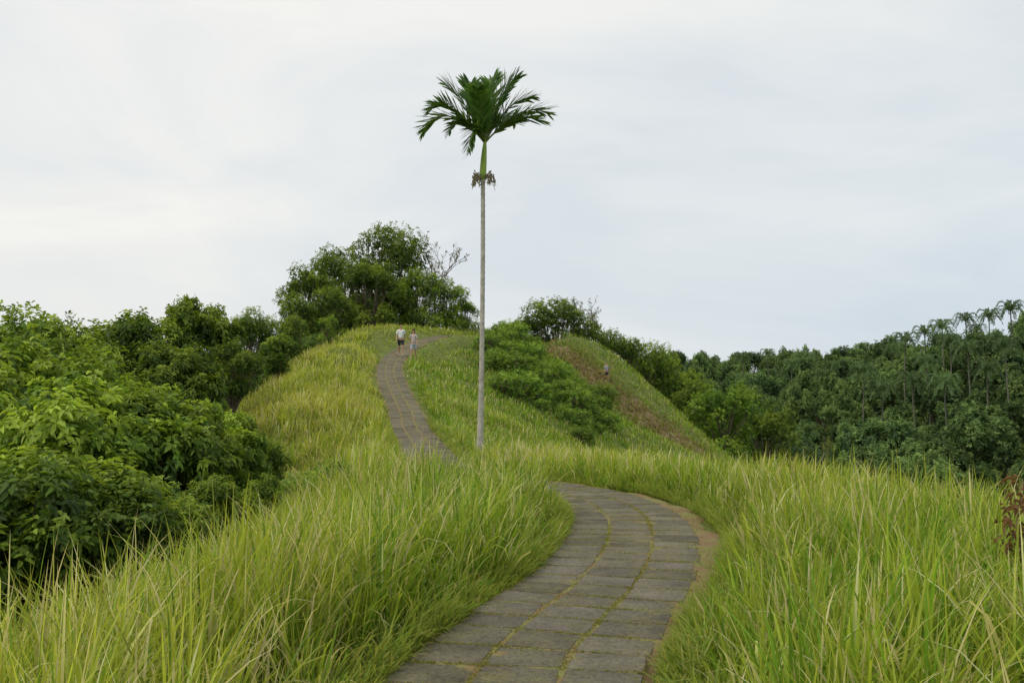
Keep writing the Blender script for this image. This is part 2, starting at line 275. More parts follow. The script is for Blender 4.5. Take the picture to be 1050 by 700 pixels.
def grass_zone(name, label, y0, y1, ncl, per, segs, W, spread, hmul=1):
    cy = np.sqrt(rng.uniform(y0**2, y1**2, ncl*2)) if y1 < 44 else rng.uniform(y0, y1, ncl*2)
    cx = rng.uniform(-1, 1, ncl*2)*(.62*cy+2.2)
    ok = (cx > np.interp(cy, YS, XL)+rng.normal(0, .5, len(cx))) & (cx < np.interp(cy, YS, XR)); cx, cy = cx[ok][:ncl], cy[ok][:ncl]
    nc = len(cx); ch = np.repeat(rng.uniform(.5, 1.25, nc), per); ctint = np.repeat(rng.normal(0, 1, nc), per); cbr = np.repeat(rng.uniform(.76, 1.18, nc), per)
    ox = rng.normal(0, spread, nc*per); oy = rng.normal(0, spread, nc*per); x = np.repeat(cx, per)+ox; y = np.repeat(cy, per)+oy
    z, D, Sd = terr(x, y, True); hw = np.interp(y, [0, 22, 32, 60, 66, 90], [.70, .71, .65, .66, .66, .66]); e = D-hw
    keep = (e > rng.uniform(-.06, .05, len(x))) & (y > .8)
    e = e-np.where(Sd > 0, np.interp(y, [3, 8.5, 10, 14, 15.5], [.04, .08, .2, .22, 0]), 0); keep &= e > rng.uniform(-.1, .05, len(x))
    if y1 > 45: keep &= soild(x, y) > rng.uniform(-1.1, .35, len(x))-1.3*(nz(x, y, 1.6, 5) > .15)
    edge = .15+.85*sstep(.0, .6, e+nz(x, y, 1.7)*.12)
    base = np.interp(y, [0, 8, 14, 22, 35, 60, 90], [.8, .82, .78, .58, .58, .48, .48])
    base = np.where((Sd > 0) & (y > 18), base*.78, base); base = np.where((Sd > 0) & (y <= 18), base*.8, base)
    base = base*np.where((D < 2.4) & (y > 56) & (y < 68), .4, 1)*np.where((D < 1.8) & (y > 14) & (y < 18) & (Sd < 0), .6, 1)*(.35+.65*sstep(.2, 1.1, np.hypot(x-PALM[0], (y-PALM[1]+.5)*.7)))
    Ln = base*edge*ch*(1+.25*nz(x, y, .8, 1))*rng.uniform(.55, 1.2, len(x))*hmul
    az = np.arctan2(oy, ox)+rng.normal(0, .7, len(x)); th0 = rng.uniform(.0, .5, len(x)); kap = rng.uniform(.0, 1.25, len(x))**1.6
    kap = np.where(rng.random(len(x)) < .2, rng.uniform(1.4, 2.8, len(x)), kap)
    wind = rng.random(len(x)) < .2; az = np.where(wind, rng.normal(.2, .8, len(x)), az)
    th0 = np.where(edge < .5, th0+.3, th0)
    green = np.array((.12, .255, .022)); yg = np.array((.36, .475, .045)); gold = np.array((.58, .56, .09)); straw = np.array((.76, .67, .36))
    patch = np.clip(.5+.5*nz(x, y, .35, 4)+.34*ctint, 0, 1)
    leftmid = sstep(23, 30, y)*(Sd < 0)*(1-sstep(60, 75, y)); midband = sstep(14, 18, y)*(1-sstep(22, 27, y)); leftnear = (x < -1)*(y < 20)
    dark = np.exp(-((x+.4)/1.6)**2-((y-12.5)/3.5)**2)
    yel = np.clip(.15+.44*patch+.36*leftmid+.12*midband+.1*leftnear-.2*((Sd > 0) & (y > 26))-.35*dark, 0, 1)
    ctip = mixc(yg*.85, gold, yel); croot = mixc(green, yg*.7, yel*.75)
    g2 = (rng.random(len(x)) < .4*(1-yel)); ctip[g2] = ctip[g2]*np.array((.48, .74, .55))
    st = rng.random(len(x)) < np.clip(.1+.15*patch+.06*leftmid+.06*leftnear, 0, 1); ctip[st] = straw; croot[st] = (croot[st]+straw*.7)/2
    low = edge < .35; croot[low] = (.14, .19, .035); ctip[low] = mixc((.24, .33, .05), (.42, .38, .1), rng.random(low.sum()))
    br = rng.uniform(.7, 1.25, (len(x), 1))*cbr[:, None]; ctip = np.minimum(ctip*br, .8); croot = croot*br
    Wd = W*rng.uniform(.5, 1.4, len(x))*np.where(low, .6, 1)
    k = keep
    me = blades(name, x[k], y[k], z[k]-.02, Ln[k], Wd[k], az[k], th0[k], kap[k], segs, croot[k], ctip[k])
    return tag(link(name, me), label, 'grass', kind='stuff')
grass_zone('tall_grass', 'tall bright green grass with yellow tips in the foreground beside the path', 1.2, 8.5, 2400, 28, 6, .0125, .07)
grass_zone('tall_grass', 'tall tufted grass around the bend of the path', 8, 18.5, 4100, 25, 5, .016, .08)
grass_zone('ridge_grass', 'yellow green grass around the palm and the hidden part of the path', 18, 41, 5000, 21, 4, .027, .13)
grass_zone('ridge_grass', 'fine yellow green grass covering the far hill and slope', 40, 93, 7500, 17, 3, .045, .27)
nE = 14000; s = np.where(rng.random(nE) < .6, rng.uniform(11, 25, nE), rng.uniform(11, 44, nE)); side = rng.choice([-1, 1], nE); off = np.abs(rng.normal(0, .12, nE))
hwE = hwid(s)+np.where(side > 0, dirt(s)*.95, 0)-.01; x, y, z = pp(s, side*(hwE+off)); nxE = np.interp(s, arc, NR[:, 0]); nyE = np.interp(s, arc, NR[:, 1])
azE = np.arctan2(-side*nyE, -side*nxE)+rng.normal(0, 1.2, nE); LE = (.05+off*1.0+.1*rng.random(nE)**2)*(1+.5*nz(s, side*1., 1.9)); t = rng.random(nE)
tag(link('fringe_grass', blades('fringe_grass', x, y, z, LE, rng.uniform(.006, .013, nE)*(1+.02*y), azE, rng.uniform(.2, 1.0, nE), rng.uniform(.1, 1.3, nE), 4, mixc((.13, .22, .03), (.22, .22, .06), t), mixc((.24, .4, .045), (.5, .46, .12), rng.random(nE)**1.3))), 'short grass fringe creeping over both edges of the paved path', 'grass', kind='stuff')
nS = 3400; y = np.sqrt(rng.uniform(5, 28**2, nS)); x = rng.uniform(-1, 1, nS)*(.55*y+1); z, D, Sd = terr(x, y, True)
k = (D > 1.4) & (x > np.interp(y, YS, XL)) & (x < np.interp(y, YS, XR)); x, y, z = x[k], y[k], z[k]; Sd = Sd[k]; nS = len(x)
c = np.tile((.66, .59, .36), (nS, 1))
tag(link('dry_grass_stalks', blades('dry_grass_stalks', x, y, z, rng.uniform(.65, 1.08, nS)*np.interp(y, [0, 14, 26], [.95, .9, .66])*np.where(Sd > 0, .82, 1), np.full(nS, .006)+y*.0009, rng.uniform(0, 6.28, nS), rng.uniform(.05, .45, nS), rng.uniform(.2, 1.5, nS), 6, c*.6, c*1.1)), 'pale dry straw coloured stalks standing in the tall grass', 'grass', kind='stuff')
xs, ys_, zs, Ls = [], [], [], []
for _ in range(36000):
    s = random.uniform(10, 62) if random.random() < .2 else random.uniform(11, 26); hw = float(hwid(s)); r_ = random.random()
    if r_ < .26: t = random.choice((-hw/3, hw/3))+random.gauss(0, .014)
    elif r_ < .4: t = random.choice((-hw, hw))+random.gauss(0, .05)
    elif r_ < .94: t = random.uniform(-hw, hw); s = random.choice(ROWS[28:66])+random.gauss(0, .01)
    else: t = random.uniform(-hw, hw)
    if nz(np.array(s), np.array(t*3), 1.1, 6) < random.uniform(-.7, .5): continue
    x, y, z = pp(s, t); xs.append(x); ys_.append(y); zs.append(z+.022); Ls.append(random.uniform(.012, .028))
xs, ys_, zs, Ls = map(np.array, (xs, ys_, zs, Ls)); n_ = len(xs)
tag(link('joint_moss', blades('joint_moss', xs, ys_, zs, Ls, rng.uniform(.008, .018, n_), rng.uniform(0, 6.28, n_), rng.uniform(.3, 1.2, n_), rng.uniform(.1, .8, n_), 2, mixc((.15, .17, .035), (.2, .17, .07), rng.random(n_)), mixc((.24, .28, .055), (.34, .3, .11), rng.random(n_)))), 'low yellowish moss and weeds growing in the slab joints', 'moss', kind='stuff')

# bare soil streak
V = []; arcS = np.concatenate([[0], np.cumsum(np.hypot(np.diff(SOILn[:, 0]), np.diff(SOILn[:, 1])))]); US = np.linspace(-1, 1, 19)
for s in np.arange(0, arcS[-1], .3):
    c_ = [np.interp(s, arcS, SOILn[:, i]) for i in range(4)]; c2 = [np.interp(s+.4, arcS, SOILn[:, i]) for i in range(2)]
    t_ = np.array([c2[0]-c_[0], c2[1]-c_[1]]); t_ = t_/max(np.linalg.norm(t_), 1e-6); nn_ = np.array([t_[1], -t_[0]])
    for u in US:
        wd = c_[3]*(1.3+.3*sin(s*1.9)+.3*sin(s*4.7+u)); V.append((c_[0]+nn_[0]*u*wd, c_[1]+nn_[1]*u*wd))
V = np.array(V); zz = terr(V[:, 0], V[:, 1])+.14+.14*nz(V[:, 0], V[:, 1], 4, 2)-.2*np.abs(np.tile(US, len(V)//19))**3
I = np.arange(len(V)).reshape(-1, 19); Q = np.stack([I[:-1, :-1], I[:-1, 1:], I[1:, 1:], I[1:, :-1]], -1).reshape(-1, 4)
tag(link('bare_soil', npmesh('bare_soil', np.column_stack([V, zz]), Q, None, M_soil, True)), 'bare reddish brown streak of eroded soil down the hillside', 'soil', kind='structure')
n_ = 3600; s = rng.uniform(0, arcS[-1], n_); x = np.interp(s, arcS, SOILn[:, 0])+rng.normal(0, 1.2, n_); y = np.interp(s, arcS, SOILn[:, 1])+rng.normal(0, 1.3, n_); z = terr(x, y)+.1; t = rng.random(n_); gm = rng.random(n_) < .35
ct = mixc((.2, .15, .07), (.44, .35, .2), rng.random(n_)); ct[gm] = (.24, .36, .05)
tag(link('dead_fern_litter', blades('dead_fern_litter', x, y, z, rng.uniform(.2, .55, n_), rng.uniform(.04, .09, n_), rng.uniform(0, 6.28, n_), rng.uniform(.4, 1.3, n_), rng.uniform(.2, 1, n_), 2, mixc((.12, .09, .04), (.26, .2, .09), t), ct)), 'dead brown fern litter and weeds on the eroded streak', 'litter', kind='stuff')

# ------------------------------------------------------------ leaves
def sprigs(C_, Ax, k, ln, wd, tone, elev=(-.1, .7), droop=.25, sp=.12):
    n = len(C_); C_ = np.repeat(C_, k, 0); Ax = unit(np.repeat(Ax, k, 0)); tone = np.repeat(tone, k, 0); m = n*k
    ref = np.where(np.abs(Ax[:, 2:3]) < .9, np.array([[0, 0, 1.]]), np.array([[1., 0, 0]])); u = unit(np.cross(Ax, ref)); v = np.cross(Ax, u)
    ph = np.tile(np.arange(k)*2.399, n)+np.repeat(rng.uniform(0, 6.28, n), k)+rng.normal(0, .25, m); el = rng.uniform(*elev, m)
    d = (np.cos(ph)[:, None]*u+np.sin(ph)[:, None]*v)*np.cos(el)[:, None]+Ax*np.sin(el)[:, None]
    o_ = C_+Ax*(rng.uniform(-1, 1, m)*sp)[:, None]+d*(.05*ln); nn_ = unit(Ax-d*(Ax*d).sum(1, keepdims=True)+rng.normal(0, .2, (m, 3))); s = unit(np.cross(d, nn_))
    l = (ln*rng.uniform(.6, 1.2, m))[:, None]; w_ = (wd*rng.uniform(.7, 1.2, m))[:, None]; zz = np.array([[0, 0, 1.]])
    V = np.stack([o_, o_+.33*l*d+.5*w_*s+.12*w_*nn_, o_+.72*l*d+.4*w_*s+.1*w_*nn_-zz*l*droop*.4, o_+l*d-zz*l*droop, o_+.72*l*d-.4*w_*s+.1*w_*nn_-zz*l*droop*.4, o_+.33*l*d-.5*w_*s+.12*w_*nn_], 1)
    b = (np.arange(m)*6)[:, None]; Q = np.concatenate([b+np.array([[0, 1, 2, 3]]), b+np.array([[0, 3, 4, 5]])], 0)
    tone = tone*rng.uniform(.7, 1.3, (m, 1)); return V.reshape(-1, 3), Q, np.repeat(tone, 6, 0)
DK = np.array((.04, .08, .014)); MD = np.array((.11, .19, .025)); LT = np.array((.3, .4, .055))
def tube(pts, rad, ns_=7):
    pts = np.array(pts, float); V = []; Q = []
    for i, p in enumerate(pts):
        t = pts[min(i+1, len(pts)-1)]-pts[max(i-1, 0)]; t = t/np.linalg.norm(t); u = np.cross(t, (0, 1, 0) if abs(t[1]) < .9 else (1, 0, 0)); u /= np.linalg.norm(u); v = np.cross(t, u)
        for a in range(ns_): V.append(p+rad[i]*(cos(2*pi*a/ns_)*u+sin(2*pi*a/ns_)*v))
    for i in range(len(pts)-1):
        for a in range(ns_): b = (a+1) % ns_; Q.append((i*ns_+a, i*ns_+b, (i+1)*ns_+b, (i+1)*ns_+a))
    return np.array(V), np.array(Q)
def joinm(parts):
    V, Q, C, off = [], [], [], 0
    for p in parts:
        V.append(p[0]); Q.append(np.asarray(p[1])+off); off += len(p[0])
        if len(p) > 2: C.append(p[2])
    return np.concatenate(V), np.concatenate(Q), (np.concatenate(C) if C else None)
def tree_meshes(seed, R=3.2, Z0=3., Z1=10., nl=14, nsp=1100, k=7, ln=.34, wd=.15, mat=M_leaf, light=.35, droop=.25, lobe=(.28, .48), flat=1., cols=(DK, MD, LT), skirt=None):
    r = np.random.default_rng(seed); zc = (Z0+Z1)/2; hz = (Z1-Z0)/2
    lc = []; lr = []
    for i in range(nl):
        a = i*2.4+r.uniform(-.4, .4); q = np.sqrt((i+.5)/nl)*.76; zz = (1-q**2)*.55*r.uniform(.2, 1.2)-q*.25*r.uniform(-.8, 1.5)
        lr.append(R*r.uniform(*lobe)); lc.append((cos(a)*q*R, sin(a)*q*R, zc+zz*hz))
    for i in range(max(2, nl//3)): a = r.uniform(0, 6.28); lr.append(R*r.uniform(*lobe)); lc.append((cos(a)*R*.4, sin(a)*R*.4, zc-hz*r.uniform(.2, .55)))
    if skirt:
        for i in range(skirt): a = i*6.283/skirt+r.uniform(-.3, .3); lr.append(R*r.uniform(.26, .42)); lc.append((cos(a)*R*r.uniform(.45, .8), sin(a)*R*r.uniform(.45, .8), Z0+r.uniform(.05, .45)*(zc-Z0)))
    lc = np.array(lc); lr = np.array(lr); top = (lc[:, 2]+lr*flat).max(); lc[:, 2] += (Z1-top)*(.3+.7*(lc[:, 2] > zc))
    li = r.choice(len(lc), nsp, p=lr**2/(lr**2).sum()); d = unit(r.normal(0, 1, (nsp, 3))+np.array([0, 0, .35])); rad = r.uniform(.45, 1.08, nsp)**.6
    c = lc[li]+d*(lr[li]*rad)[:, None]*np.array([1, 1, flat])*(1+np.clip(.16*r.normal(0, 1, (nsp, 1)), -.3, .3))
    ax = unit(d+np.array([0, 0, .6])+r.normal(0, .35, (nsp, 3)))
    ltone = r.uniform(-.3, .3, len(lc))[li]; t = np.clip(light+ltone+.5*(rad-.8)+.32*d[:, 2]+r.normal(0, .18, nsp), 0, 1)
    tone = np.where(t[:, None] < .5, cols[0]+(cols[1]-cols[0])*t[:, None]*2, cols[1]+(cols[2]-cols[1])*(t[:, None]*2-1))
    V, Q, C = sprigs(c, ax, k, ln, wd, tone, droop=droop, sp=ln*.5)
    crown = npmesh('crown', V, Q, C, mat, False)
    parts = [tube([(0, 0, -.5), (.05, .03, Z0*.5+.1), (.12, -.05, Z0+.3), (0, .05, zc), (0, 0, Z1-hz*.7)], [.2, .16, .13, .1, .04])]
    for i in range(len(lc)):
        p0 = np.array((.05, 0, max(.3, Z0)*r.uniform(.7, 1.2))); p1 = lc[i]; md = (p0+p1)/2+r.normal(0, .15, 3)-np.array((0, 0, .2)); parts.append(tube([p0, md, p1-(p1-md)*.1, p1+(p1-md)*.06], [.09, .06, .035, .012], 5))
    V, Q, _ = joinm(parts); trunk = npmesh('trunk', V, Q, None, M_bark, True)
    return crown, trunk, Z1
def wispy_meshes(seed):
    r = np.random.default_rng(seed); parts = []; tips = []
    def grow(p, d, L_, rad, lev):
        md = p+d*L_*.5+r.normal(0, .06*L_, 3); e = p+d*L_+r.normal(0, .05*L_, 3); parts.append(tube([p, md, e], [rad, rad*.8, rad*.6], 5))
        if lev >= 2: tips.append(md)
        if lev == 4: tips.append(e); return
        for i in range(3 if lev else 5):
            a = r.uniform(0, 6.28); sp = r.uniform(.45, .8); q = np.array((cos(a)*sp, sin(a)*sp, r.uniform(-.15, .35))); nd = d+q; nd /= np.linalg.norm(nd); grow(e if i else md, nd, L_*r.uniform(.55, .75), rad*.55, lev+1)
    grow(np.array((0, 0, -.3)), np.array((.05, 0, 1.)), 4.6, .15, 0)
    V, Q, _ = joinm(parts); zt = V[:, 2].max(); T = np.array(tips); T = T[r.random(len(T)) < .65]
    t = r.random((len(T), 1)); tone = np.array((.09, .075, .04))*(1-t)+np.array((.15, .15, .055))*t
    V2, Q2, C2 = sprigs(T, unit(r.normal(0, 1, (len(T), 3))+np.array((0, 0, .5))), 4, .23, .1, tone)
    return npmesh('crown', V2, Q2, C2, M_leaf), npmesh('trunk', V, Q, None, M_bark, True), zt
def put_tree(T, name, x, y, ztop=None, s=None, label='', cat='tree', group=None, rz=None, sxy=1., sink=0., tn='trunk', cn='crown'):
    g = H(x, y)-sink; sc_ = s if s else max(.12, (ztop-g)/T[2])
    r = empty(name, (x, y, g), random.uniform(0, 6.28) if rz is None else rz, (sc_*sxy, sc_*sxy, sc_)); tag(r, label, cat, group)
    link(tn, T[1], r); link(cn, T[0], r); return r
def put_px(T, name, px, pyt, d, label, **k):
    x, y, z = at(px, pyt, d); return put_tree(T, name, x, y, ztop=z, label=label, **k)
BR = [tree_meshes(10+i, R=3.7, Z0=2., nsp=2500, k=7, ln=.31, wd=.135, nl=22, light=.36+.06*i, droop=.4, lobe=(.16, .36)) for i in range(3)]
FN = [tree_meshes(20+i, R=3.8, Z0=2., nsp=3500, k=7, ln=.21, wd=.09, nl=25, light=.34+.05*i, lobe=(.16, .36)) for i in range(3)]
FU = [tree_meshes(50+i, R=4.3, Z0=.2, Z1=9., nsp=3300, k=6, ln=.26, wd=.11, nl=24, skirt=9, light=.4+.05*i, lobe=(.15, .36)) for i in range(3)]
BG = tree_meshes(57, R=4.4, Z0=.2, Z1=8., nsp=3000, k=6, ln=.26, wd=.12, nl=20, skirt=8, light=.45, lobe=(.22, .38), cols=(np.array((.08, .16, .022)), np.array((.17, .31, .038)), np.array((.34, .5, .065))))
SP = wispy_meshes(31)
SD, SM, SL_ = np.array((.07, .135, .022)), np.array((.14, .25, .035)), np.array((.27, .39, .06))
BU = [tree_meshes(40+i, R=1.4, Z0=.05, Z1=1.7, nsp=600, k=6, ln=.15, wd=.06, nl=12, light=.42, lobe=(.24, .42), flat=.85, cols=(SD, SM, SL_), skirt=6) for i in range(3)]

LEFT = [
 (12, 298, 31, FN[0], .9, 'feathery tree rising at the left edge of the photo above its neighbours'),
 (68, 327, 34, FN[1], 1., 'dark rounded tree just right of the feathery left edge tree'),
 (130, 322, 37, BR[0], .85, 'broad crowned tree in the back row between a dark rounded and a high tree'),
 (205, 304, 40, BR[1], .85, 'highest tree of the left valley back row with bright leafy top'),
 (258, 314, 46, FN[2], .85, 'tree right of the highest left valley tree, standing lower'),
 (300, 322, 53, FU[0], .8, 'back row tree directly below the left side of the hilltop grove'),
 (336, 322, 60, FU[1], .75, 'small tree where the left valley trees meet the yellow ridge grass'),
 (38, 354, 26, BR[2], .9, 'mid row tree near the left edge with large drooping leaves'),
 (118, 354, 28, FN[2], .95, 'dense dark tree in the middle row left of centre of the valley'),
 (186, 352, 30, BR[0], .9, 'mid row tree with light green shoots below the highest valley tree'),
 (240, 348, 35, FN[1], .95, 'middle row tree close to the yellow ridge slope'),
 (285, 342, 43, BR[1], .9, 'small leafy tree against the top left of the yellow ridge slope'),
 (5, 400, 18, BR[1], 1., 'large leaved tree cut by the left photo edge halfway up'),
 (92, 388, 19, BR[2], 1.05, 'large leaved near tree with pale drooping shoots, left foreground'),
 (172, 402, 20, BR[0], 1.05, 'large leaved near tree right of the one with pale drooping shoots'),
 (226, 412, 23, BR[1], .9, 'near tree leaning toward the yellow grass ridge'),
 (268, 444, 24.5, FN[0], .85, 'low tree at the right end of the near valley trees'),
 (22, 468, 14, BR[0], 1.15, 'low leafy tree above the lower left grass at the photo edge'),
 (92, 480, 14.5, BR[1], 1.15, 'low leafy tree above the grass, second from the left edge'),
 (160, 486, 16, FN[2], 1.1, 'low dark tree directly above the middle of the left foreground grass'),
 (222, 488, 17.5, BR[2], 1., 'low tree just left of the darkest hollow beside the ridge'),
 (275, 494, 19, FN[1], 1., 'lowest tree in the dark hollow beside the ridge grass')]
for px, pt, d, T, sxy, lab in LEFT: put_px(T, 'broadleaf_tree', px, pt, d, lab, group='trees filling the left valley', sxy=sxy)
HT = [(318, 268, 70, FU[1], .8, 'leftmost rounded tree of the hilltop grove'), (354, 252, 74, FU[2], .85, 'second tree from the left in the hilltop grove'),
      (398, 229, 77, FU[0], .85, 'tallest tree of the hilltop grove'), (380, 262, 71, FU[1], .9, 'dark tree in front of the tallest hilltop tree'),
      (458, 284, 78, FU[2], .9, 'dark rounded tree at the right end of the hilltop grove'), (428, 274, 75, FU[0], .9, 'dense tree above the two walking people'),
      (306, 299, 66, FU[2], .75, 'low tree at the foot of the left side of the hilltop grove'), (342, 292, 67, FU[0], .8, 'low dark tree under the middle of the hilltop grove'),
      (477, 306, 80, FU[1], 1., 'small dark tree directly left of the palm trunk on the skyline')]
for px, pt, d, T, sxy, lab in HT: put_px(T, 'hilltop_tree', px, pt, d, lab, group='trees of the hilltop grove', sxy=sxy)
put_px(SP, 'sparse_tree', 447, 241, 80, 'sparse tree with thin open branches behind the hilltop grove', sxy=.9)
put_px(FU[0], 'broadleaf_tree', 572, 304, 96, 'wide dark domed tree right of the palm on the hill crest', sxy=1.15)
put_px(SP, 'sparse_tree', 604, 305, 98, 'small sparse tree beside the domed tree on the hill crest', sxy=.8, rz=2.)
put_px(FU[2], 'broadleaf_tree', 604, 328, 99, 'dark tree right of the domed crest tree', sxy=.9)
put_px(FU[1], 'broadleaf_tree', 636, 337, 102, 'dark tree behind the falling crest line, above the lone walker', sxy=.8)
put_px(FU[0], 'broadleaf_tree', 662, 348, 106, 'dark tree behind the falling crest, right of the lone walker', sxy=.75)
put_px(FU[2], 'broadleaf_tree', 690, 366, 108, 'dark tree behind the lower part of the falling crest', sxy=.75)
put_px(BG, 'broadleaf_tree', 742, 391, 84, 'bright green rounded tree at the foot of the bare soil streak', sxy=.95)
put_px(FU[1], 'broadleaf_tree', 786, 412, 92, 'dark rounded tree right of the bright green tree at the hill foot', sxy=.9)
put_px(FU[2], 'broadleaf_tree', 710, 390, 98, 'dark tree between the hill crest and the bright green rounded tree', sxy=.8)
put_px(FU[1], 'broadleaf_tree', 538, 322, 97, 'low dark tree at the left foot of the domed crest tree', sxy=1.)

# gully shrubs
poly = [(506, 356), (522, 358), (560, 382), (597, 410), (620, 438), (598, 438), (560, 418), (528, 396), (504, 374)]
def inside(x, y):
    c = False
    for i in range(len(poly)):
        (x1, y1), (x2, y2) = poly[i], poly[i-1]
        if (y1 > y) != (y2 > y) and x < (x2-x1)*(y-y1)/(y2-y1)+x1: c = not c
    return c
cnt = 0; used = []; HP = []
for _ in range(5000):
    px, py = random.uniform(465, 650), random.uniform(344, 458)
    if not inside(px+random.gauss(0, 8), py+random.gauss(0, 6)): continue
    q = hit(px, py, 28)
    if q is None or q[1] > 95: continue
    HP.append(q)
    if cnt >= 70 or any((q[0]-u[0])**2+((q[1]-u[1])*.6)**2 < 1.1 for u in used):
        if len(HP) > 600: break
        continue
    used.append(q); put_tree(BU[cnt % 3], 'shrub', q[0], q[1], s=random.choice((.4, .55, .75, 1.0)), label='low green shrub in the hollow on the hillside right of the palm', cat='shrub', group='shrubs in the hillside hollow', sxy=random.uniform(.9, 1.2), tn='stem', cn='foliage'); cnt += 1
nq = 2600; HPn = np.array(HP); i_ = rng.integers(0, len(HPn), nq); x = HPn[i_, 0]+rng.normal(0, .5, nq); y = HPn[i_, 1]+rng.normal(0, .8, nq); z = terr(x, y); t = rng.random((nq, 1))
V, Q, C = sprigs(np.stack([x, y, z+rng.uniform(.1, .5, nq)], 1), unit(np.stack([rng.normal(0, .4, nq), rng.normal(-.5, .4, nq), np.ones(nq)], 1)), 5, .16, .065, SD+(SM-SD)*t*1.4)
tag(link('low_scrub', npmesh('low_scrub', V, Q, C, M_leaf)), 'low fine leaved scrub knitting together the hillside shrubs', 'scrub', kind='stuff')
for i, (px, py, lab) in enumerate(((498, 340, 'small dark shrub on the skyline just right of the palm trunk'), (526, 338, 'second small dark shrub on the skyline right of the palm trunk'), (640, 455, 'low shrub at the bottom of the hollow behind the path bend'), (330, 520, 'low shrub at the left foot of the ridge beside the dark hollow'))):
    d = (76, 79, 40, 18)[i]; x, y, z = at(px, py, d); put_tree(BU[i % 2], 'shrub', x, y, s=(.5, .5, .6, .6)[i], label=lab, cat='shrub', tn='stem', cn='foliage')

def under(name, label, n, xf, yr, ln, cols=(DK, MD)):
    y = rng.uniform(*yr, n); x = xf(y, rng.random(n)); z = terr(x, y); t = rng.random((n, 1))
    V, Q, C = sprigs(np.stack([x, y, z+rng.uniform(.05, .9, n)], 1), unit(np.stack([rng.normal(0, .3, n), rng.normal(0, .3, n)-.3, np.ones(n)], 1)), 6, ln, ln*.45, cols[0]+(cols[1]-cols[0])*t)
    tag(link(name, npmesh(name, V, Q, C, M_leaf)), label, 'undergrowth', kind='stuff')
under('undergrowth', 'dark leafy undergrowth below the left valley trees', 13000, lambda y, u: np.interp(y, YS, XL)-.1+1.*u-u**1.3*15, (4, 62), .25)
under('undergrowth', 'leafy undergrowth on the slope right of the hill', 5000, lambda y, u: 15+np.maximum(0, 5-np.abs(y-78)*.2)+u**1.3*40, (45, 120), .45)

# ------------------------------------------------------------ distant forest
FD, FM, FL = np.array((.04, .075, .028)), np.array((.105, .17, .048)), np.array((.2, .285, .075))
FR = [tree_meshes(60+i, R=4.4, Z0=1.5, Z1=10, nsp=1600, k=6, ln=.42, wd=.2, nl=24, mat=M_far_haze, light=.28+.1*i, droop=.1, lobe=(.14, .32), cols=(FD, FM, FL)) for i in range(5)]
cnt = 0; spots = []
def forest(n, xr, yr, mind, label, group, s=(.8, 1.25)):
    global cnt
    k = 0; tries = 0
    while k < n and tries < n*40:
        tries += 1; y = random.uniform(*yr); px = random.uniform(*xr); x = (px-525)*y/1000
        if any((x-a)**2+(y-b)**2 < mind**2 for a, b in spots): continue
        spots.append((x, y)); put_tree(FR[cnt % 5], 'forest_tree', x, y, s=random.uniform(*s), label=label, group=group, sxy=random.uniform(.55, 1.05)); cnt += 1; k += 1
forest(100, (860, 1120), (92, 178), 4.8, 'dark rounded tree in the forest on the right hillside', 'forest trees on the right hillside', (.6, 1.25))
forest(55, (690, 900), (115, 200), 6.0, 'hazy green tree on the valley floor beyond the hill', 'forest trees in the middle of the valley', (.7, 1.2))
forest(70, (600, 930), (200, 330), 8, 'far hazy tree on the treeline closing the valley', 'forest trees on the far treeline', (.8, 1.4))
n_ = 420; y = rng.uniform(90, 420, n_); x = (rng.uniform(560, 1200, n_)-525)*y/1000; x = np.where(x < 22, x+22, x); z = terr(x, y)
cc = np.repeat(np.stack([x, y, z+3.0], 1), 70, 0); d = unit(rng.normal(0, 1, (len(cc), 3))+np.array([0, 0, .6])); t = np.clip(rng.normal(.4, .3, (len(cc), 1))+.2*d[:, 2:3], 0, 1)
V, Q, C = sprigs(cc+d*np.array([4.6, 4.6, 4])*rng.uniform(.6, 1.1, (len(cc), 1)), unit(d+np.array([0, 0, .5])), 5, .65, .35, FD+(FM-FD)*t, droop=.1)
tag(link('forest_mass', npmesh('forest_mass', V, Q, C, M_far_haze)), 'dense distant jungle that reads as one green mass across the valley', 'forest', kind='stuff')

